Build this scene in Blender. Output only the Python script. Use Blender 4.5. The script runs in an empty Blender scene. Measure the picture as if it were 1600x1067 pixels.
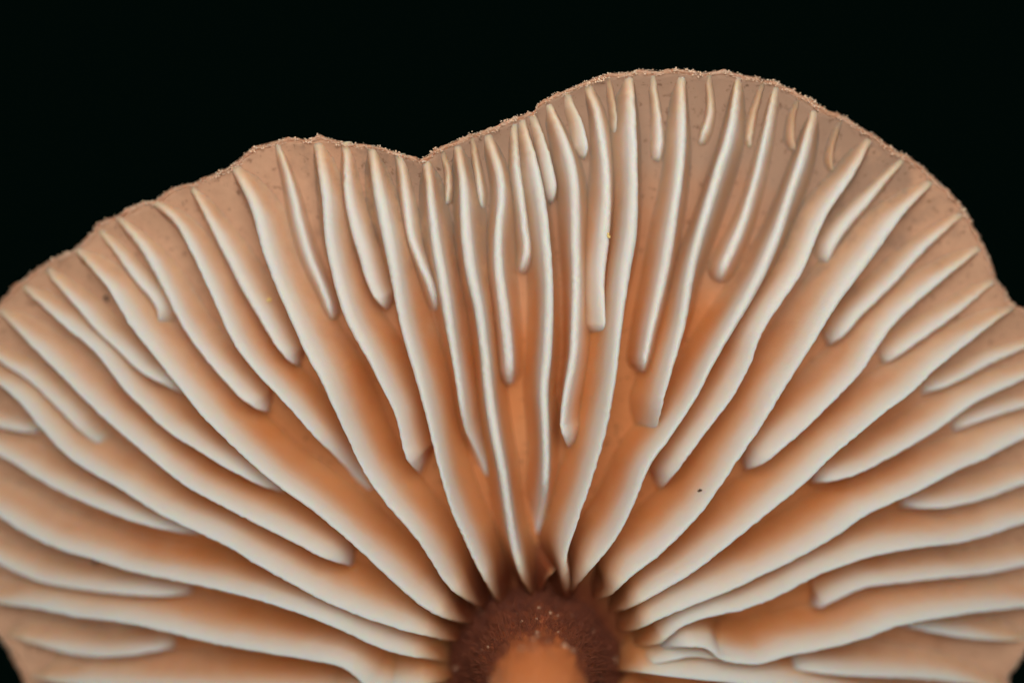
import bpy, math, random
import numpy as np

# ---------------------------------------------------------------- units
# One "cap unit" is 0.03 mm.  u runs to the right, v runs down, w runs away from the
# viewer (w = 0 is the plane in which the gill edges lie); CENTRE is the middle of that plane.
S = 3.0e-5
D = 1500.0                 # camera distance to the gill-edge plane, in cap units
CU, CV = 800.0, 533.5
rng = np.random.default_rng(7)
random.seed(7)

sc = bpy.context.scene
col = sc.collection

# ---------------------------------------------------------------- camera
cam_d = bpy.data.cameras.new('camera')
cam = bpy.data.objects.new('camera', cam_d)
col.objects.link(cam)
cam.location = (0, -D * S, 0)
cam.rotation_euler = (math.radians(90), 0, 0)
cam_d.sensor_width = 36.0
cam_d.lens = 36.0 * D / 1600.0
cam_d.clip_start = 0.0005
cam_d.clip_end = 10.0
cam_d.dof.use_dof = True
cam_d.dof.focus_distance = (D + 22) * S
cam_d.dof.aperture_fstop = 5.4
cam_d.dof.aperture_blades = 0
sc.camera = cam

# ---------------------------------------------------------------- world: the dark behind the mushroom
world = bpy.data.worlds.new('World')
sc.world = world
world.use_nodes = True
bg = world.node_tree.nodes['Background']
bg.inputs['Color'].default_value = (0.12, 0.62, 0.42, 1)
bg.inputs['Strength'].default_value = 0.0036

# ---------------------------------------------------------------- lamps
def area(name, loc, target, size, power, colour):
    d = bpy.data.lights.new(name, 'AREA')
    d.shape = 'DISK'
    d.size = size * S
    d.energy = power
    d.color = colour
    o = bpy.data.objects.new(name, d)
    col.objects.link(o)
    o.location = [c * S for c in loc]
    from mathutils import Vector
    v = Vector(target) * S - o.location
    o.rotation_euler = v.to_track_quat('-Z', 'Y').to_euler()
    return o
# location in (right, away, up) cap units
area('top_softbox', (120, -1300, 1900), (60, 0, 300), 2400, 0.010, (1.0, 0.98, 0.95))
area('front_softbox', (60, -1750, 560), (40, 0, 320), 2100, 0.047, (1.0, 0.982, 0.955))
area('back_lamp', (100, 2300, 500), (40, 0, 0), 1800, 0.014, (1.0, 0.95, 0.88))     # behind the cap: shines through the flesh

sc.view_settings.view_transform = 'Standard'
sc.view_settings.look = 'None'
sc.view_settings.exposure = 0.0
sc.view_settings.gamma = 1.0
sc.cycles.use_denoising = True
sc.cycles.max_bounces = 9
sc.cycles.use_adaptive_sampling = True
sc.cycles.adaptive_threshold = 0.03
sc.cycles.transmission_bounces = 6
sc.cycles.diffuse_bounces = 6
sc.cycles.sample_clamp_indirect = 4.0

# ---------------------------------------------------------------- materials
def new_mat(name):
    m = bpy.data.materials.new(name)
    m.use_nodes = True
    nt = m.node_tree
    return m, nt, nt.nodes['Principled BSDF']

def noise(nt, scale, detail=4.0, rough=0.55, vec=None):
    n = nt.nodes.new('ShaderNodeTexNoise')
    n.inputs['Scale'].default_value = scale
    n.inputs['Detail'].default_value = detail
    n.inputs['Roughness'].default_value = rough
    if vec is not None:
        nt.links.new(vec, n.inputs['Vector'])
    return n

def ramp(nt, fac, stops):
    r = nt.nodes.new('ShaderNodeValToRGB')
    e = r.color_ramp.elements
    e[0].position, e[0].color = stops[0][0], (*stops[0][1], 1)
    e[1].position, e[1].color = stops[-1][0], (*stops[-1][1], 1)
    for p, c in stops[1:-1]:
        x = e.new(p); x.color = (*c, 1)
    nt.links.new(fac, r.inputs['Fac'])
    return r

def mixc(nt, fac, a, b, mode='MIX'):
    m = nt.nodes.new('ShaderNodeMix')
    m.data_type = 'RGBA'; m.blend_type = mode
    if isinstance(fac, (int, float)): m.inputs[0].default_value = fac
    else: nt.links.new(fac, m.inputs[0])
    for sock, v in ((m.inputs[6], a), (m.inputs[7], b)):
        if isinstance(v, tuple): sock.default_value = (*v, 1)
        else: nt.links.new(v, sock)
    return m.outputs[2]

def objvec(nt):
    return nt.nodes.new('ShaderNodeTexCoord').outputs['Object']

def bump(nt, bsdf, height, dist, strength=1.0):
    b = nt.nodes.new('ShaderNodeBump')
    b.inputs['Distance'].default_value = dist
    b.inputs['Strength'].default_value = strength
    nt.links.new(height, b.inputs['Height'])
    nt.links.new(b.outputs['Normal'], bsdf.inputs['Normal'])

def sss(bsdf, weight, scale_units, radius, aniso=0.0):
    bsdf.subsurface_method = 'RANDOM_WALK'
    bsdf.inputs['Subsurface Weight'].default_value = weight
    bsdf.inputs['Subsurface Scale'].default_value = scale_units * S
    bsdf.inputs['Subsurface Radius'].default_value = radius
    bsdf.inputs['Subsurface Anisotropy'].default_value = aniso

def translucent(nt, bsdf, colour, amount):
    """light passes through the thin tissue"""
    t = nt.nodes.new('ShaderNodeBsdfTranslucent')
    if isinstance(colour, tuple): t.inputs['Color'].default_value = (*colour, 1)
    else: nt.links.new(colour, t.inputs['Color'])
    mx = nt.nodes.new('ShaderNodeMixShader'); mx.inputs[0].default_value = amount
    nt.links.new(bsdf.outputs[0], mx.inputs[1]); nt.links.new(t.outputs[0], mx.inputs[2])
    out = [n for n in nt.nodes if n.type == 'OUTPUT_MATERIAL'][0]
    nt.links.new(mx.outputs[0], out.inputs['Surface'])

def flesh_colour(nt, v):
    """colour of the cap flesh: orange-brown inside, pinkish or greyish tan towards the thin margin"""
    n = noise(nt, 1 / (140 * S), 5, 0.6, v)
    c = ramp(nt, n.outputs['Fac'], [(0.3, (0.55, 0.195, 0.062)), (0.5, (0.60, 0.23, 0.08)), (0.72, (0.63, 0.28, 0.115))])
    at = nt.nodes.new('ShaderNodeAttribute'); at.attribute_name = 'margin'
    ma = nt.nodes.new('ShaderNodeMath'); ma.operation = 'MULTIPLY_ADD'
    nt.links.new(n.outputs['Fac'], ma.inputs[0]); ma.inputs[1].default_value = 0.3
    nt.links.new(at.outputs['Fac'], ma.inputs[2])
    mr = ramp(nt, ma.outputs[0], [(0.74, (0, 0, 0)), (1.10, (1, 1, 1))])
    ap = nt.nodes.new('ShaderNodeAttribute'); ap.attribute_name = 'pale'
    n3 = noise(nt, 1 / (45 * S), 4, 0.7, v)
    pm = nt.nodes.new('ShaderNodeMath'); pm.operation = 'MULTIPLY_ADD'
    nt.links.new(n3.outputs['Fac'], pm.inputs[0]); pm.inputs[1].default_value = 1.1
    nt.links.new(ap.outputs['Fac'], pm.inputs[2])
    pr = ramp(nt, pm.outputs[0], [(0.35, (0.70, 0.42, 0.26)), (0.80, (0.57, 0.335, 0.205)), (1.55, (0.39, 0.25, 0.165))])
    hb = ramp(nt, at.outputs['Fac'], [(0.13, (0, 0, 0)), (0.23, (1, 1, 1))])     # flesh turns dark brown close to the stem
    inner = mixc(nt, hb.outputs['Color'], (0.16, 0.038, 0.014), c.outputs['Color'])
    return mixc(nt, mr.outputs['Color'], inner, pr.outputs['Color'])

def gill_material():
    m, nt, b = new_mat('gill_tissue')
    v = objvec(nt)
    n = noise(nt, 1 / (90 * S), 5, 0.6, v)
    # gill pigment with valley shade painted in: whitish, floury free edge passing into the colour of the flesh at the root
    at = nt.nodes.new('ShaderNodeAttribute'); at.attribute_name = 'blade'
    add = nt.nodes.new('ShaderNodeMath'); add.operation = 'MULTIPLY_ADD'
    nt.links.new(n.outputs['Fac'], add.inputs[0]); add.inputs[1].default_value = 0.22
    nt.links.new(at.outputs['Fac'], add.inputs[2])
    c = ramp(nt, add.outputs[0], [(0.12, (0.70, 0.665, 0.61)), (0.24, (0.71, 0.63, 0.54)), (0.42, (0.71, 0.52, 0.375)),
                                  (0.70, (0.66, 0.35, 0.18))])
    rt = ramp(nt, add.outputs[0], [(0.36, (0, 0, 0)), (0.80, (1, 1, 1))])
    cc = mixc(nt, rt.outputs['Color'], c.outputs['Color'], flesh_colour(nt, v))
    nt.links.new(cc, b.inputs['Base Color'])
    b.inputs['Roughness'].default_value = 0.68
    b.inputs['Specular IOR Level'].default_value = 0.12
    sss(b, 0.8, 36, (1.0, 0.46, 0.22))
    f = noise(nt, 1 / (5 * S), 4, 0.65, v)
    bump(nt, b, f.outputs['Fac'], 1.4 * S, 0.5)
    translucent(nt, b, cc, 0.18)
    return m

def flesh_material():
    m, nt, b = new_mat('cap_flesh')
    v = objvec(nt)
    base = flesh_colour(nt, v)
    # small dark flecks in the flesh
    n2 = noise(nt, 1 / (11 * S), 3, 0.7, v)
    r2 = ramp(nt, n2.outputs['Fac'], [(0.33, (0.35, 0.32, 0.31)), (0.41, (1, 1, 1))])
    c2 = mixc(nt, 0.8, base, r2.outputs['Color'], 'MULTIPLY')
    nt.links.new(c2, b.inputs['Base Color'])
    b.inputs['Roughness'].default_value = 0.75
    b.inputs['Specular IOR Level'].default_value = 0.2
    f = noise(nt, 1 / (12 * S), 5, 0.65, v)
    bump(nt, b, f.outputs['Fac'], 2.5 * S, 0.6)
    translucent(nt, b, (0.85, 0.40, 0.15), 0.3)
    return m

def skin_material():
    m, nt, b = new_mat('cap_skin')
    v = objvec(nt)
    n = noise(nt, 1 / (60 * S), 5, 0.65, v)
    c = ramp(nt, n.outputs['Fac'], [(0.3, (0.68, 0.36, 0.19)), (0.5, (0.77, 0.53, 0.36)), (0.72, (0.81, 0.63, 0.49))])
    n2 = noise(nt, 1 / (7 * S), 3, 0.7, v)
    r2 = ramp(nt, n2.outputs['Fac'], [(0.35, (0.75, 0.5, 0.42)), (0.6, (1.1, 1.05, 1.0))])
    c2 = mixc(nt, 1.0, c.outputs['Color'], r2.outputs['Color'], 'MULTIPLY')
    nt.links.new(c2, b.inputs['Base Color'])
    b.inputs['Roughness'].default_value = 0.5
    f = noise(nt, 1 / (8 * S), 5, 0.7, v)
    bump(nt, b, f.outputs['Fac'], 3 * S, 0.8)
    translucent(nt, b, (0.9, 0.62, 0.42), 0.5)
    return m

def stem_material():
    m, nt, b = new_mat('stem_skin')
    v = objvec(nt)
    at = nt.nodes.new('ShaderNodeAttribute'); at.attribute_name = 'along'
    n = noise(nt, 1 / (26 * S), 5, 0.65, v)
    # dark red-brown at the top of the stem, orange further down
    add = nt.nodes.new('ShaderNodeMath'); add.operation = 'MULTIPLY_ADD'
    nt.links.new(n.outputs['Fac'], add.inputs[0]); add.inputs[1].default_value = 0.26
    nt.links.new(at.outputs['Fac'], add.inputs[2])
    c = ramp(nt, add.outputs[0], [(0.10, (0.19, 0.042, 0.014)), (0.32, (0.11, 0.022, 0.008)),
                                  (0.43, (0.36, 0.085, 0.022)), (0.53, (0.66, 0.19, 0.05)), (0.9, (0.68, 0.22, 0.06))])
    nt.links.new(c.outputs['Color'], b.inputs['Base Color'])
    b.inputs['Roughness'].default_value = 0.5
    sss(b, 0.3, 10, (1.0, 0.4, 0.2))
    f = noise(nt, 1 / (14 * S), 5, 0.7, v)
    bump(nt, b, f.outputs['Fac'], 9 * S, 1.0)
    return m

def plain(name, colour, rough=0.6, sub=None):
    m, nt, b = new_mat(name)
    n = noise(nt, 1 / (20 * S), 3, 0.6, objvec(nt))
    c = ramp(nt, n.outputs['Fac'], [(0.3, tuple(x * 0.8 for x in colour)), (0.7, tuple(min(1, x * 1.15) for x in colour))])
    nt.links.new(c.outputs['Color'], b.inputs['Base Color'])
    b.inputs['Roughness'].default_value = rough
    if sub: sss(b, 0.5, sub, (1.0, 0.6, 0.4))
    return m

M_GILL, M_FLESH, M_SKIN, M_STEM = gill_material(), flesh_material(), skin_material(), stem_material()
M_GRAIN = plain('skin_scurf', (0.72, 0.46, 0.31), 0.9, 6)
M_FLECK = plain('stem_fleck', (0.40, 0.22, 0.13), 0.6, 6)
M_DIRT = plain('dark_dirt', (0.035, 0.02, 0.012), 0.8)
M_YELLOW = plain('yellow_crumb', (0.78, 0.50, 0.16), 0.5, 6)

# ---------------------------------------------------------------- mesh helpers
def mesh_obj(name, verts, faces, mat, parent=None, smooth=True):
    me = bpy.data.meshes.new(name)
    verts = np.asarray(verts, dtype=np.float32)
    faces = np.asarray(faces, dtype=np.int32)
    k = faces.shape[1]
    me.vertices.add(len(verts)); me.vertices.foreach_set('co', verts.ravel())
    me.loops.add(faces.size); me.loops.foreach_set('vertex_index', faces.ravel())
    me.polygons.add(len(faces))
    me.polygons.foreach_set('loop_start', np.arange(0, faces.size, k, dtype=np.int32))
    me.polygons.foreach_set('loop_total', np.full(len(faces), k, dtype=np.int32))
    me.update(calc_edges=True); me.validate()
    if smooth: me.shade_smooth()
    me.materials.append(mat)
    o = bpy.data.objects.new(name, me)
    col.objects.link(o)
    if parent is not None: o.parent = parent
    return o

def grid_faces(nu, nv, wrap_v=False):
    i = np.arange(nu - 1)[:, None]
    j = np.arange(nv if wrap_v else nv - 1)[None, :]
    j2 = (j + 1) % nv
    a = i * nv + j; b = i * nv + j2; c = (i + 1) * nv + j2; d = (i + 1) * nv + j
    return np.stack([a, b, c, d], -1).reshape(-1, 4)

def smooth_noise(n, step, amp, gen=rng):
    k = max(4, int(n / step) + 4)
    c = gen.normal(0, 1, k)
    x = np.linspace(0, k - 3.001, n)
    i = x.astype(int); f = x - i; f = f * f * (3 - 2 * f)
    return amp * (c[i] * (1 - f) + c[i + 1] * f)

def catmull(pts, step):
    p = np.asarray(pts, float)
    p = np.vstack([2 * p[0] - p[1], p, 2 * p[-1] - p[-2]])
    out = []
    for i in range(1, len(p) - 2):
        n = max(2, int(np.linalg.norm(p[i + 1] - p[i]) / step))
        t = (np.arange(n) / n)[:, None]
        a, b, c, d = p[i - 1], p[i], p[i + 1], p[i + 2]
        out.append(0.5 * (2 * b + (c - a) * t + (2 * a - 5 * b + 4 * c - d) * t ** 2 + (3 * b - a - 3 * c + d) * t ** 3))
    out.append(p[-2][None])
    q = np.vstack(out)
    seg = np.r_[0, np.cumsum(np.linalg.norm(np.diff(q, axis=0), axis=1))]
    m = max(6, int(seg[-1] / step))
    s = np.linspace(0, seg[-1], m)
    r = np.stack([np.interp(s, seg, q[:, 0]), np.interp(s, seg, q[:, 1])], 1)
    # light smoothing
    for _ in range(2):
        r[1:-1] = 0.25 * r[:-2] + 0.5 * r[1:-1] + 0.25 * r[2:]
    return r, s

# ---------------------------------------------------------------- the form of the cap
HUB = np.array([836.0, 1022.0])
RIM = [(0,478),(20,455),(55,425),(85,405),(118,394),(128,382),(149,361),(155,351),(180,342),(210,328),(245,316),(275,296),
 (300,288),(330,275),(355,265),(370,255),(390,238),(410,228),(425,222),(450,219),(480,222),(500,216),(520,219),(550,226),
 (590,231),(610,238),(640,247),(655,251),(664,252),(680,239),(695,231),(720,221),(760,206),(800,190),(834,178),(841,165),
 (870,150),(910,132),(930,122),(960,117),(1000,115),(1030,116),(1055,111),(1075,114),(1100,117),(1125,114),(1150,118),
 (1185,124),(1215,132),(1240,145),(1262,160),(1285,175),(1310,180),(1335,195),(1362,212),(1390,230),(1415,246),(1440,263),
 (1460,285),(1480,300),(1497,318),(1510,340),(1520,360),(1532,380),(1543,400),(1550,415),(1555,437),(1570,458),(1583,480),
 (1597,487),(1625,505),(1660,560),(1688,640),(1700,730),(1698,820),(1682,900),(1650,970),(1604,1010),(1578,1050),(1562,1100),
 (1560,1180),(1500,1330),(1400,1490),(1250,1640),(1050,1750),(836,1780),(620,1745),(430,1645),(270,1490),(140,1330),(60,1190),
 (52,1100),(34,1050),(6,1000),(-40,950),(-80,880),(-105,800),(-108,710),(-85,620),(-40,530)]
_r = np.array(RIM, float) - HUB
_th = np.unwrap(np.arctan2(_r[:, 1], _r[:, 0]))
_rad = np.hypot(_r[:, 0], _r[:, 1])
_o = np.argsort(np.mod(_th, 2 * np.pi))
TH = np.mod(_th, 2 * np.pi)[_o]; RD = _rad[_o]
TH = np.r_[TH[-1] - 2 * np.pi, TH, TH[0] + 2 * np.pi]; RD = np.r_[RD[-1], RD, RD[0]]
def rim_radius(th):
    return np.interp(np.mod(th, 2 * np.pi), TH, RD)

def edge_w(u, v):          # the gently convex surface that carries the free edges of the gills
    return 0.000125 * ((u - 840) ** 2 + 0.9 * (v - 430) ** 2)
def edge_grad(u, v):
    return 0.00025 * (u - 840), 0.000225 * (v - 430)
def rel_t(u, v):
    du, dv = u - HUB[0], v - HUB[1]
    return np.hypot(du, dv) / rim_radius(np.arctan2(dv, du))
def gill_depth(t):
    return 8 + 82 * (1 - np.exp(-np.clip(1 - t, 0, 1) / 0.17))
def floor_w(u, v):
    und = 7 * np.sin(u * 0.013 + 1.3 * np.sin(v * 0.009)) * np.sin(v * 0.011 + 0.7)
    t = rel_t(u, v)
    return edge_w(u, v) + gill_depth(t) + und * np.clip((1 - t) * 4, 0, 1)

def pale_patch(u, v):      # where the margin is greyer
    return np.exp(-((u - 1000) / 430) ** 2 - ((v - 190) / 300) ** 2)

def to_world(u, v, w):     # point that lies at depth w on the sight line of (u, v)
    k = (D + w) / D
    return np.stack([(u - CU) * k, w, (CV - v) * k], -1)
def to_uv(p):
    k = D / (D + p[..., 1])
    return p[..., 0] * k + CU, CV - p[..., 2] * k

# ---------------------------------------------------------------- mushroom root
mush = bpy.data.objects.new('mushroom', None)
col.objects.link(mush)
mush['label'] = 'orange-brown mushroom seen from below with pale radiating gills, wavy cap rim and granular stem'
mush['category'] = 'mushroom'

# ---------------------------------------------------------------- cap flesh (the floor between the gills)
def rim_bumps(th, seed):
    g = np.random.default_rng(seed)
    n = len(th)
    return smooth_noise(n, 14, 1.6, g) + smooth_noise(n, 6, 1.1, g) + smooth_noise(n, 3, 0.7, g)

NT = 2400
th = np.linspace(0, 2 * np.pi, NT, endpoint=False)
bmp = rim_bumps(th, 3)
bmp[-20:] *= np.linspace(1, 0, 20); bmp[:20] *= np.linspace(0, 1, 20)
ts = np.r_[0.03, np.linspace(0.08, 0.9, 70), np.linspace(0.91, 0.995, 14)]
T, A = np.meshgrid(ts, th, indexing='ij')
R = rim_radius(A)
U = HUB[0] + np.cos(A) * R * T; V = HUB[1] + np.sin(A) * R * T
P = to_world(U, V, floor_w(U, V))
rows = [P]
# rounded lip, then the hidden back of the flesh
lip = [(0.999, 2.0, 5), (1.0, 3.0, 9), (0.999, 1.0, 13)]
for tt, out, dw in lip:
    r = rim_radius(th) * tt + out + bmp * 0.5
    u = HUB[0] + np.cos(th) * r; v = HUB[1] + np.sin(th) * r
    rows.append(to_world(u, v, edge_w(u, v) + 8 + dw)[None])
P = np.vstack(rows)
flesh = mesh_obj('cap_flesh', P.reshape(-1, 3) * S, grid_faces(len(P), NT, True), M_FLESH, mush)
at = flesh.data.attributes.new('margin', 'FLOAT', 'POINT')
at.data.foreach_set('value', np.repeat(np.r_[ts, 1, 1, 1], NT).astype(np.float32))

uv = to_uv(P.reshape(-1, 3))
at = flesh.data.attributes.new('pale', 'FLOAT', 'POINT')      # greyer patch of the margin
at.data.foreach_set('value', pale_patch(*uv).astype(np.float32))

# cap skin: curls over the rim and closes the cap behind
rows = []
prof = [(0.996, -2.0, None, 3.0), (0.998, -0.5, None, 0.2), (1.0, 0.2, None, -0.6), (1.0, 1.6, None, 1.0), (1.0, 2.2, None, 5.0), (1.0, 1.8, None, 10.0), (0.998, 0.5, None, 18.0),
        (0.985, 0, None, 28.0), (0.96, 0, None, 42), (0.92, 0, None, 60), (0.85, 0, None, 90), (0.72, 0, None, 150), (0.55, 0, None, 225), (0.35, 0, None, 285), (0.15, 0, None, 315), (0.01, 0, None, 322)]
for q, (tt, out, _, dw) in enumerate(prof):
    g = np.random.default_rng(50 + q)
    jit = (smooth_noise(NT, 5, 0.9, g) + smooth_noise(NT, 2, 0.6, g)) if q < 9 else 0
    jw = (smooth_noise(NT, 6, 1.2, g)) if q < 9 else 0
    r = rim_radius(th) * tt + out + (bmp if q < 9 else 0) + jit
    u = HUB[0] + np.cos(th) * r; v = HUB[1] + np.sin(th) * r
    base = floor_w(u, v) if q < 3 else edge_w(u, v) + 8
    rows.append(to_world(u, v, base + dw + jw))
P = np.array(rows)
skin = mesh_obj('cap_skin', P.reshape(-1, 3) * S, grid_faces(len(P), NT, True), M_SKIN, mush)

# ---------------------------------------------------------------- gills
def build_gill(pts, k=1.0, w0=7.5, end='tip', step=4.0, tip=None, seed=0, edge_shift=True, lean_ends=(0.0, 0.0)):
    """pts: the free edge from the rim inwards; k: height as a share of the full gill height."""
    g = np.random.default_rng(1000 + seed)
    p0, p1 = np.array(pts[0], float), np.array(pts[1], float)
    dr = (p0 - HUB) / np.linalg.norm(p0 - HUB); dd = (p0 - p1) / np.linalg.norm(p0 - p1) + dr
    dd /= np.linalg.norm(dd)
    x = p0.copy()
    while 0.8 < rel_t(x[0], x[1]) < 0.996: x = x + dd
    if np.linalg.norm(x - p0) > 4: pts = [tuple(x)] + list(pts)
    q, s = catmull(pts, step)
    n = len(q); L = s[-1]
    u, v = q[:, 0].copy(), q[:, 1].copy()
    du, dv = np.gradient(u), np.gradient(v)
    ln = np.hypot(du, dv) + 1e-9
    nu, nv = -dv / ln, du / ln
    if edge_shift:             # traced lines are the far border of the edge; move to its middle
        dist = (CU - u) * nu + (CV - v) * nv
        sh = np.clip(dist / 140, -1, 1) * w0
        u += nu * sh; v += nv * sh
    for _ in range(22):
        u[1:-1] = 0.25 * u[:-2] + 0.5 * u[1:-1] + 0.25 * u[2:]; v[1:-1] = 0.25 * v[:-2] + 0.5 * v[1:-1] + 0.25 * v[2:]
    u_s, v_s = u.copy(), v.copy()
    jit = smooth_noise(n, 6, 0.35, g) + smooth_noise(n, 2, 0.5, g)
    t = rel_t(u, v)
    fw = floor_w(u, v)
    depth = gill_depth(t)
    kk = k * (1 + 0.03 * np.sin(s / 70.0 + g.uniform(0, 6)))
    # near the rim gills are low ridges
    prof = np.ones(n)
    if end == 'tip':
        tl = min(tip or 46.0, 0.45 * L)
        x = np.clip((s - (L - tl)) / tl, 0, 1)
        prof = np.sqrt(np.clip(1 - x ** 2.2, 0, 1)) * 0.99 + 0.01
    elif end == 'fade':
        tl = min(tip or 120.0, 0.6 * L)
        x = np.clip((s - (L - tl)) / tl, 0, 1)
        prof = 0.5 + 0.5 * np.cos(np.pi * x); prof = prof * 0.98 + 0.02
    elif end == 'hub':
        x = np.clip((s - (L - 60)) / 60, 0, 1)
        prof = 1 - 0.75 * x ** 1.8
    start = np.clip(s / 22.0, 0, 1); start = 0.06 + 0.94 * start ** 0.8
    h = depth * kk * prof * start
    h = np.maximum(h, 0.5)
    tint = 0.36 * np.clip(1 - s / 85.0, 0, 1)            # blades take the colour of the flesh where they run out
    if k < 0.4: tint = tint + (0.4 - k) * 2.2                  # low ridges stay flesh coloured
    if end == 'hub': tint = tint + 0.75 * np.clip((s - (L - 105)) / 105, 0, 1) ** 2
    E = to_world(u, v, fw - h)
    gu, gv = edge_grad(u, v)
    N = np.stack([-gu, np.ones(n), gv], -1)
    lean = (g.normal(0, 0.03) + 0.05 * np.sin(s / 130.0 + g.uniform(0, 6)) + lean_ends[0] + (lean_ends[1] - lean_ends[0]) * s / L)[:, None]
    Tn = np.gradient(to_world(u_s, v_s, edge_w(u_s, v_s)), axis=0); Tn /= np.linalg.norm(Tn, axis=1)[:, None] + 1e-9
    N = N / np.linalg.norm(N, axis=1)[:, None]
    Sd = np.cross(Tn, N); Sd /= np.linalg.norm(Sd, axis=1)[:, None] + 1e-9
    sd0 = np.clip(-np.sum(E * np.array([1.0, 0, 1.0]) * Sd, 1) / 260.0, -1, 1) * np.clip((v - 300) / 300, 0, 1)
    N = N + Sd * (lean + 0.20 * sd0[:, None])
    B = E + N * h[:, None]
    for _ in range(3):
        bu, bv = to_uv(B)
        dd = floor_w(bu, bv) + 5 - B[:, 1]
        B = B + N * dd[:, None]
    full = np.maximum(np.sum((B - E) * N, 1), 1.0)
    wl = 0.92 * w0 * (1 + 0.08 * np.sin(s / 45.0 + g.uniform(0, 6))) * (0.82 + 0.18 * np.clip((s - 10) / 200, 0, 1))
    wl = np.minimum(wl, full * 2.2)
    rd = np.minimum(9.0, full * 0.5)
    side = np.clip(-np.sum(E * np.array([1.0, 0, 1.0]) * Sd, 1) / 160.0, -1, 1)
    thin = np.abs(side) * np.clip((v - 380) / 280, 0, 1)      # blades are thinnest in the lower flanks of the cap
    wl = wl * (1 - 0.30 * thin)
    if end in ('tip', 'fade'):
        wl = wl * (0.35 + 0.65 * np.clip((L - s) / 26.0, 0, 1) ** 0.5)
    rows = []
    half, deps = [], []
    flare = np.minimum(19, full * 0.36)
    for f in (0.0, 0.006, 0.02, 0.045, 0.08, 0.12, 0.18, 0.26, 0.36, 0.48, 0.61, 0.74, 0.86, 0.94, 1.0):
        d = full * f
        x = np.clip(d / rd, 0, 1)
        wd = (0.70 + 0.28 * (1 - thin)) * wl * (1 - (1 - x) ** 2.0) ** 0.5 + wl * (0.30 * (1 - np.exp(-d / 20.0)) + (0.35 + 0.35 * thin) * f)
        half.append((d, wd + flare * f ** 2.6))
    # the blade bulges towards the side on which it leans
    prof_pts = [(d, -1, w) for d, w in half[::-1]] + [(d, 1, w) for d, w in half[1:]]
    for d, sg, w in prof_pts:
        ex = np.clip(side * sg, 0, 1) * 5.0 * (1 - np.exp(-(d / 18.0) ** 1.3)) * np.clip(full / 60.0, 0, 1)
        rows.append(E + N * d[:, None] + Sd * (sg * (w + ex) + jit * np.exp(-d / 7.0))[:, None])
    P = np.stack(rows, 1)          # n x m x 3
    m = P.shape[1]
    faces = grid_faces(n, m)
    # close the two ends with strips of quads
    c = m // 2
    caps = []
    for base, flip in ((0, False), ((n - 1) * m, True)):
        for j in range(c):
            a, b2, c2, d2 = base + j, base + j + 1, base + m - 2 - j, base + m - 1 - j
            if b2 == c2: continue
            caps.append((a, b2, c2, d2) if flip else (d2, c2, b2, a))
    faces = np.vstack([faces, np.array(caps)])
    o = mesh_obj('gill', P.reshape(-1, 3) * S, faces, M_GILL, mush)
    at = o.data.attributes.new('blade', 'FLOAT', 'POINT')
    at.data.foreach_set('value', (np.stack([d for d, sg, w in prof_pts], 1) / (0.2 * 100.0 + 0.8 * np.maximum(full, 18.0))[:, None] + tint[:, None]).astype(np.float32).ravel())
    tt = np.repeat(t, m); uu = np.repeat(u, m); vv = np.repeat(v, m)
    at = o.data.attributes.new('margin', 'FLOAT', 'POINT'); at.data.foreach_set('value', tt.astype(np.float32))
    at = o.data.attributes.new('pale', 'FLOAT', 'POINT')
    at.data.foreach_set('value', pale_patch(uu, vv).astype(np.float32))
    return o

G = []   # (points, height share, edge half width, end kind, tip length)
def gill(pts, k=1.0, w0=7.5, end='tip', tip=None, lean=(0.0, 0.0)): G.append((pts, k, w0, end, tip, lean))

# left side, from the stem's level upwards
gill([(-70,775),(0,817),(37,841),(88,864),(147,881),(200,899),(275,914),(350,931),(425,952),(510,982),(575,1012),(625,1030),(700,1041)], 1, 8, 'hub')
gill([(-75,845),(0,890),(32,905),(62,917),(112,926),(175,934),(250,938),(300,934)], .72, 8, 'tip', 110)
gill([(-45,940),(0,950),(62,959),(125,972),(188,979),(250,992),(325,1010),(400,1024),(487,1039),(525,1046),(552,1062),(585,1090),(690,1100)], 1, 8, 'hub')
gill([(14,1001),(50,1012),(100,1027),(150,1033),(212,1030),(275,1017)], .66, 8, 'tip', 90)
gill([(46,1066),(120,1078),(250,1090),(400,1102),(560,1115),(690,1118)], .95, 8, 'hub')
gill([(113,396),(126,410),(164,456),(187,496),(210,529),(253,582),(304,648),(350,694),(413,752),(476,797),(525,837),(567,875),(600,905),(650,950),(688,971),(735,983)], 1.03, 8.5, 'hub')
gill([(66,424),(76,440),(109,478),(152,527),(190,562),(215,587),(253,606),(282,622)], .74, 8, 'tip', 80)
gill([(30,452),(43,466),(101,519),(142,552),(164,582),(197,623),(215,640),(253,676),(304,709),(354,739),(400,763),(442,776)], .9, 8, 'tip', 110)
gill([(-8,490),(15,514),(51,552),(101,602),(132,634),(177,676),(228,719),(278,760),(329,789),(400,826),(457,854),(500,877),(548,891)], .97, 8, 'tip', 70)
gill([(-40,540),(0,574),(38,598),(81,638),(121,679),(157,704),(195,724)], .7, 8, 'fade', 120)
gill([(-62,575),(8,617),(58,673),(96,714),(142,747),(177,766),(240,806),(304,837),(350,859),(387,882),(437,910),(500,944),(555,967),(600,983),(650,997),(716,1010)], 1, 8, 'hub')
gill([(-92,650),(-40,662),(10,678),(62,684)], .5, 8, 'tip', 60)
gill([(-98,665),(8,724),(51,752),(101,779),(152,801),(228,828),(310,843)], .85, 8, 'tip', 130)
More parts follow.
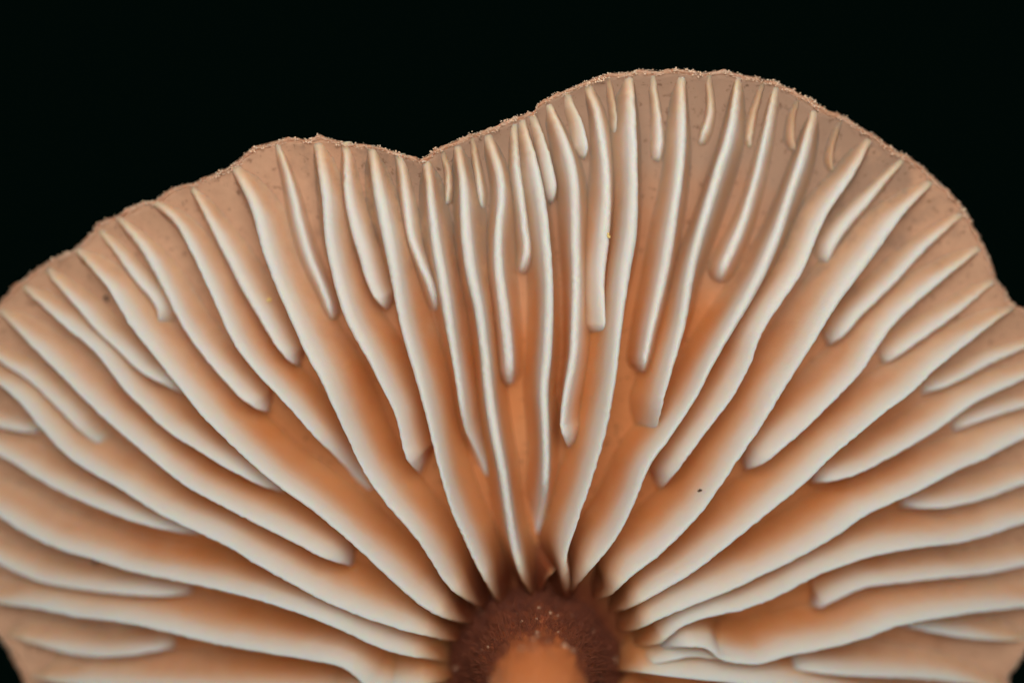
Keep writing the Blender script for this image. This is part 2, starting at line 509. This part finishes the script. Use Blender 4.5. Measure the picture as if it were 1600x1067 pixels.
# left rim
gill([(150,366),(172,393),(202,436),(228,466),(242,484),(240,510)], .5, 7.5, 'tip', 40)
gill([(182,350),(215,390),(240,435),(258,470),(278,511),(304,549),(329,580),(367,622),(395,644),(418,650)], .72, 8, 'tip', 55)
gill([(240,325),(268,349),(296,400),(329,471),(354,527),(376,562),(408,600),(446,640),(489,689),(527,724),(552,752),(574,771)], .88, 7.5, 'fade', 130)
gill([(293,297),(316,342),(342,392),(375,456),(401,501),(426,544),(448,570),(466,575)], .72, 8, 'tip', 60)
gill([(358,265),(364,276),(388,327),(406,395),(426,450),(444,491),(471,552),(495,597),(527,668),(565,745),(597,790),(636,835),(663,872),(693,920),(722,942),(752,958)], 1.03, 8.5, 'hub')
gill([(426,228),(439,263),(451,306),(462,357),(478,410),(497,452),(514,502)], .52, 7, 'tip', 30, (-.4, -.3))
gill([(487,225),(499,306),(502,357),(508,400),(522,458),(537,504),(565,557),(592,612),(611,651),(623,701),(634,730),(652,745)], .95, 8.5, 'tip', 46)
gill([(533,232),(535,306),(545,357),(558,400),(570,446),(585,472),(604,486)], .66, 8, 'tip', 34, (-.1, .25))
gill([(572,234),(583,306),(598,382),(608,440),(620,505),(630,545),(644,592),(661,658),(679,734),(697,795),(727,862),(744,897),(764,932),(778,950)], 1.03, 8.5, 'hub')
gill([(619,250),(626,306),(634,362),(650,405),(668,448),(677,487)], .5, 7, 'tip', 40)
gill([(662,262),(668,322),(675,377),(686,440),(695,500),(708,580),(722,668),(744,718),(764,758)], .95, 7.5, 'fade', 150)
gill([(690,238),(696,265),(694,320)], .34, 5.5, 'tip', 40)
gill([(712,228),(719,277),(723,350),(731,418),(744,477),(755,560),(761,620),(772,690),(784,750),(793,810),(803,870),(815,915),(826,936)], 1, 8, 'hub')
gill([(738,222),(747,277),(753,328)], .34, 5.5, 'tip', 36)
gill([(765,210),(779,257),(782,302),(777,360),(778,413),(788,490),(795,560),(796,602)], .72, 7.5, 'tip', 40)
gill([(804,194),(808,252),(815,302),(821,350),(824,388),(813,426)], .5, 6.5, 'tip', 44)
gill([(822,186),(835,230),(848,290),(856,350),(862,426),(862,490),(859,550),(853,620),(856,700),(855,770),(845,834)], .92, 7.5, 'fade', 90, (-.25, 0))
gill([(839,176),(855,214),(865,255),(868,285),(861,318)], .45, 8, 'tip', 34, (-.4, -.4))
gill([(864,160),(886,209),(901,257),(905,315),(905,370),(906,430),(904,500),(901,555),(892,605),(884,650),(884,680),(891,699)], .72, 7.5, 'tip', 28, (-.1, .35))
gill([(893,148),(911,181),(921,221),(912,249)], .42, 7.5, 'tip', 30, (-.4, -.4))
gill([(924,130),(940,172),(952,240),(956,302),(953,370),(948,430),(950,478),(952,512),(949,528)], .66, 7.5, 'tip', 26, (.15, -.25))
gill([(957,128),(963,160),(969,190),(968,222)], .3, 5.5, 'tip', 30)
# middle and right rim
gill([(992,120),(996,173),(999,242),(999,318),(996,370),(986,430),(976,514),(968,590),(957,656),(940,722),(918,790),(900,842),(888,885),(890,934)], 1.03, 8, 'hub', None, (-.15, 0))
gill([(1027,125),(1035,178),(1038,222),(1033,254)], .38, 6.5, 'tip', 36)
gill([(1073,120),(1074,216),(1069,280),(1058,355),(1046,426),(1029,500),(1016,560),(1011,584)], .68, 7.5, 'tip', 24, (0, .3))
gill([(1113,124),(1116,178),(1099,228)], .34, 6, 'tip', 30, (.3, .3))
gill([(1160,130),(1150,204),(1127,280),(1105,355),(1087,426),(1075,505),(1056,578),(1042,630),(1030,680),(1012,728)], .9, 7.5, 'fade', 110, (.5, 0))
gill([(1195,142),(1183,184),(1177,232)], .28, 6, 'tip', 36)
gill([(1217,148),(1203,216),(1185,292),(1166,355),(1147,400),(1129,442)], .55, 7, 'tip', 34, (.45, .3))
gill([(1250,170),(1244,204),(1250,236)], .26, 7, 'tip', 30)
gill([(1278,184),(1264,242),(1243,305),(1224,365),(1198,430),(1170,483),(1126,560),(1096,620),(1056,682),(1018,736),(1001,780),(973,838),(950,870),(918,905),(893,934)], 1.03, 8, 'hub', None, (.45, -.1))
gill([(1315,202),(1304,246),(1308,268)], .24, 6, 'tip', 30)
gill([(1366,222),(1338,276),(1294,342),(1258,426),(1228,471),(1196,522),(1178,573),(1152,622),(1127,655),(1097,694),(1064,738),(1038,768)], .85, 7.5, 'tip', 70)
gill([(1412,260),(1366,314),(1317,372),(1297,416)], .45, 7.5, 'tip', 44)
gill([(1455,298),(1415,340),(1375,395),(1321,468),(1266,557),(1232,610),(1198,666),(1152,734),(1098,810),(1032,875),(992,905),(957,937),(928,942)], 1.03, 8.5, 'hub')
gill([(1508,342),(1466,378),(1434,410),(1402,446),(1352,494),(1326,526),(1298,545)], .6, 8, 'tip', 60)
gill([(1530,400),(1466,451),(1435,478),(1397,516),(1352,585),(1314,625),(1266,673),(1216,716),(1193,732),(1166,741)], .85, 8.5, 'tip', 70)
gill([(1550,452),(1499,496),(1453,529),(1418,554),(1384,574)], .55, 8, 'tip', 70)
gill([(1588,488),(1574,497),(1504,552),(1466,582),(1428,620),(1387,650),(1352,680),(1306,718),(1258,764),(1207,806),(1125,872),(1088,900),(1037,930),(987,957),(955,962)], 1, 8.5, 'hub')
gill([(1636,536),(1600,552),(1554,572),(1504,600),(1473,612),(1440,610)], .55, 8, 'tip', 70)
gill([(1664,572),(1600,601),(1537,630),(1506,650),(1473,675),(1435,698),(1392,723),(1352,744),(1309,758),(1268,760)], .82, 8.5, 'tip', 80)
gill([(1680,618),(1600,643),(1542,661),(1492,680)], .55, 8, 'tip', 80)
gill([(1694,655),(1600,693),(1542,724),(1491,746),(1440,774),(1392,795),(1352,814),(1314,842),(1251,878),(1200,903),(1150,927),(1088,952),(1032,975),(1000,990),(968,994)], 1, 8.5, 'hub')
gill([(1698,735),(1600,764),(1554,782),(1491,798),(1448,801),(1405,796)], .7, 8, 'tip', 90)
gill([(1699,800),(1600,825),(1542,845),(1493,856),(1440,862),(1377,873),(1327,888),(1276,908),(1225,935),(1162,960),(1112,970),(1065,986),(1036,1012),(990,1017)], .95, 8, 'hub')
gill([(1690,872),(1600,891),(1550,902),(1475,910),(1412,917),(1355,924),(1318,940),(1282,957),(1264,950)], .7, 8, 'tip', 70)
gill([(1668,945),(1600,957),(1525,965),(1450,977),(1400,987),(1350,1007),(1275,1025),(1225,1034),(1190,1046),(1130,1040),(1112,1022),(1060,1018),(985,1020)], 1.02, 9, 'fade', 100)
gill([(1150,1042),(1085,1033),(1050,1040),(1005,1046),(968,1046)], .8, 8, 'hub')
gill([(1598,1008),(1570,1008),(1525,1006),(1462,996),(1405,984)], .7, 8, 'tip', 90)
gill([(1562,1082),(1450,1068),(1330,1063),(1262,1056),(1222,1044)], .8, 8, 'tip', 80)
# small cross veins between gills, low on the floor
gill([(884,888),(866,898),(854,914),(848,934)], .7, 6, 'hub')

for i, (pts, k, w0, end, tip, lean) in enumerate(G):
    build_gill(pts, k, w0, end, 3.0, tip, i, True, lean)

# gills of the half of the cap that hangs out of the picture below
for i in range(30):
    a = math.radians(6 + 168 * (i + 0.5) / 30)
    if a < math.radians(7) or a > math.radians(173): continue
    inner = [0.17, 0.55, 0.34, 0.7][i % 4]
    pts = []
    for t in np.linspace(0.985, inner, 7):
        aa = a + 0.02 * math.sin(t * 9 + i)
        r = float(rim_radius(aa)) * t
        pts.append((HUB[0] + math.cos(aa) * r, HUB[1] + math.sin(aa) * r))
    build_gill(pts, [1.0, 0.55, 0.85, 0.45][i % 4], 8, 'hub' if i % 4 == 0 else 'tip', 12.0, 60, 300 + i, False)

# ---------------------------------------------------------------- stem
ST = [(836,1030,205,190),(836,1034,150,152),(837,1038,105,122),(838,1047,60,98),(839,1060,10,80),(840,1076,-60,74),(841,1100,-140,71),
      (842,1150,-230,69),(843,1210,-340,69),(845,1300,-460,70),(848,1420,-570,72),(852,1600,-670,75),(858,1850,-740,80),(866,2200,-790,88),(874,2600,-815,98)]
C = np.array([to_world(np.array(float(a)), np.array(float(b)), np.array(float(w))) for a, b, w, r in ST])
RR = np.array([r * (D + w) / D for a, b, w, r in ST])
seg = np.r_[0, np.cumsum(np.linalg.norm(np.diff(C, axis=0), axis=1))]
LEN = seg[-1]
ss = np.r_[np.linspace(0, 700, 150), np.linspace(710, LEN, 80)]
def spl(x):                                   # smooth interpolation
    y = np.interp(ss, seg, x)
    for _ in range(25): y[1:-1] = 0.25 * y[:-2] + 0.5 * y[1:-1] + 0.25 * y[2:]
    return y
CC = np.stack([spl(C[:, i]) for i in range(3)], 1); Rr = spl(RR)
Tn = np.gradient(CC, axis=0); Tn /= np.linalg.norm(Tn, axis=1)[:, None]
X = np.tile(np.array([1.0, 0, 0]), (len(ss), 1)); X -= Tn * np.sum(X * Tn, 1)[:, None]; X /= np.linalg.norm(X, axis=1)[:, None]
Y = np.cross(Tn, X)
NA = 160
ang = np.linspace(0, 2 * np.pi, NA, endpoint=False)
g = np.random.default_rng(5)
rough = g.normal(0, 1, (len(ss), NA))
for _ in range(3):
    rough = 0.25 * np.roll(rough, 1, 1) + 0.5 * rough + 0.25 * np.roll(rough, -1, 1)
    rough[1:-1] = 0.25 * rough[:-2] + 0.5 * rough[1:-1] + 0.25 * rough[2:]
flute = 2.0 * np.sin(ang * 9 + 0.6) + 1.5 * np.sin(ang * 17 + 2)
rad = Rr[:, None] * 1.0 + rough * 3.5 + flute[None] * np.clip(Rr[:, None] / 100, 0.4, 1)
SP = CC[:, None, :] + X[:, None, :] * (np.cos(ang)[None, :, None] * rad[..., None]) + Y[:, None, :] * (np.sin(ang)[None, :, None] * rad[..., None])
f = grid_faces(len(ss), NA, True)
verts = SP.reshape(-1, 3)
stem = mesh_obj('stem', verts * S, f, M_STEM, mush)
at = stem.data.attributes.new('along', 'FLOAT', 'POINT')
at.data.foreach_set('value', np.repeat(np.clip(ss / 700.0, 0, 1), NA).astype(np.float32))

# ---------------------------------------------------------------- scattered grains joined into single parts
def ico():
    p = (1 + 5 ** 0.5) / 2
    v = np.array([(-1,p,0),(1,p,0),(-1,-p,0),(1,-p,0),(0,-1,p),(0,1,p),(0,-1,-p),(0,1,-p),(p,0,-1),(p,0,1),(-p,0,-1),(-p,0,1)], float)
    v /= np.linalg.norm(v[0])
    fc = np.array([(0,11,5),(0,5,1),(0,1,7),(0,7,10),(0,10,11),(1,5,9),(5,11,4),(11,10,2),(10,7,6),(7,1,8),(3,9,4),(3,4,2),(3,2,6),(3,6,8),(3,8,9),(4,9,5),(2,4,11),(6,2,10),(8,6,7),(9,8,1)])
    return v, fc
IV, IF = ico()
def grains(name, centres, sizes, mat, parent, gen):
    vs, fs = [], []
    for i, (c, z) in enumerate(zip(centres, sizes)):
        sx = z * gen.uniform(0.6, 1.4, 3)
        vs.append(IV * sx * gen.uniform(0.85, 1.15, (12, 1)) + c); fs.append(IF + 12 * i)
    o = mesh_obj(name, np.vstack(vs) * S, np.vstack(fs), mat, parent)
    o['kind'] = 'stuff'
    return o

g = np.random.default_rng(21)
n = 4200
a = g.uniform(math.radians(165), math.radians(375), n)
out = g.uniform(-5, 4.5, n)
r = rim_radius(a) + out + np.interp(np.mod(a, 2 * np.pi), th, bmp)
u = HUB[0] + np.cos(a) * r; v = HUB[1] + np.sin(a) * r
w = edge_w(u, v) + 8 + np.where(out > 3, g.uniform(0, 12, n), g.uniform(-4, 1, n))
grains('rim_scurf', to_world(u, v, w), g.uniform(0.6, 1.6, n) * (0.8 + 0.35 * (np.sin(a * 61) * np.sin(a * 23 + 1) > 0.1)), M_GRAIN, mush, g)

n = 240
i = (g.uniform(0.02, 1, n) ** 1.0 * 149).astype(int); j = g.integers(0, NA, n)
grains('stem_fleck', SP[i, j], g.uniform(1.2, 4.6, n) * np.where(g.random(n) < 0.12, 1.7, 1), M_FLECK, stem, g)

# fine downy fibres on the dark top of the stem
n = 5200
M_FUZZ = plain('stem_down', (0.19, 0.045, 0.015), 0.9)
i = ((0.08 + 0.36 * (1 - np.sqrt(g.uniform(0, 1, n)))) * 149 + g.normal(0, 6, n)).clip(0, 100).astype(int); j = g.integers(0, NA, n)
base = SP[i, j]; outw = base - CC[i]; outw /= np.linalg.norm(outw, axis=1)[:, None]
dirv = outw + g.normal(0, 0.55, (n, 3)) - 0.3 * Tn[i]; dirv /= np.linalg.norm(dirv, axis=1)[:, None]
ln = g.uniform(8, 24, n)[:, None]
sidev = np.cross(dirv, g.normal(0, 1, (n, 3))); sidev /= np.linalg.norm(sidev, axis=1)[:, None]
bend = base + dirv * ln * 0.55; tipv = base + dirv * ln + g.normal(0, 2.5, (n, 3))
third = np.cross(dirv, sidev)
vs = np.stack([base - sidev * 0.9, base + sidev * 0.9, base + third * 1.2, bend - sidev * 0.6, bend + sidev * 0.6, bend + third * 0.8, tipv], 1).reshape(-1, 3)
k = np.arange(n)[:, None, None] * 7
fz = (np.array([(0, 1, 4), (0, 4, 3), (1, 2, 5), (1, 5, 4), (2, 0, 3), (2, 3, 5), (3, 4, 6), (4, 5, 6), (5, 3, 6)])[None] + k).reshape(-1, 3)
fuzz = mesh_obj('stem_down', vs * S, fz, M_FUZZ, stem)
fuzz['kind'] = 'stuff'

# ---------------------------------------------------------------- specks lying on the gills
bpy.context.view_layer.update()
def speck(name, u, v, size, mat, label, cat, seed):
    gg = np.random.default_rng(seed)
    vs, fs = [], []
    for q in range(5):
        c = gg.normal(0, 0.45, 3) * size
        vs.append(IV * size * gg.uniform(0.45, 0.9, 3) * gg.uniform(0.8, 1.2, (12, 1)) + c); fs.append(IF + 12 * q)
    # let it come to rest on whatever gill surface lies there
    d = to_world(np.array(float(u)), np.array(float(v)), np.array(60.0)) * S - np.array(cam.location)
    hit, loc, nrm, _, _, _ = sc.ray_cast(bpy.context.evaluated_depsgraph_get(), cam.location, d / np.linalg.norm(d))
    p = np.array(loc) / S - d / np.linalg.norm(d) * size * 0.35
    o = mesh_obj(name, np.vstack(vs) * S, np.vstack(fs), mat, None)
    o.location = p * S
    o['label'] = label; o['category'] = cat
    return o
speck('dirt_speck', 166, 466, 4.2, M_DIRT, 'tiny black dirt speck on a gill edge near the wavy rim', 'dirt', 1)
speck('dirt_speck', 150, 877, 5.5, M_DIRT, 'tiny dark brown dirt speck on the lower gill far from the stem', 'dirt', 2)
speck('dirt_speck', 1092, 766, 3.0, M_DIRT, 'small brown dirt speck on the flank of a long gill', 'dirt', 3)
speck('crumb', 951, 369, 3.4, M_YELLOW, 'tiny yellow crumb on the edge of a short gill', 'crumb', 4)
speck('crumb', 422, 470, 4.2, M_YELLOW, 'tiny pale yellow crumb on the side of a gill', 'crumb', 5)
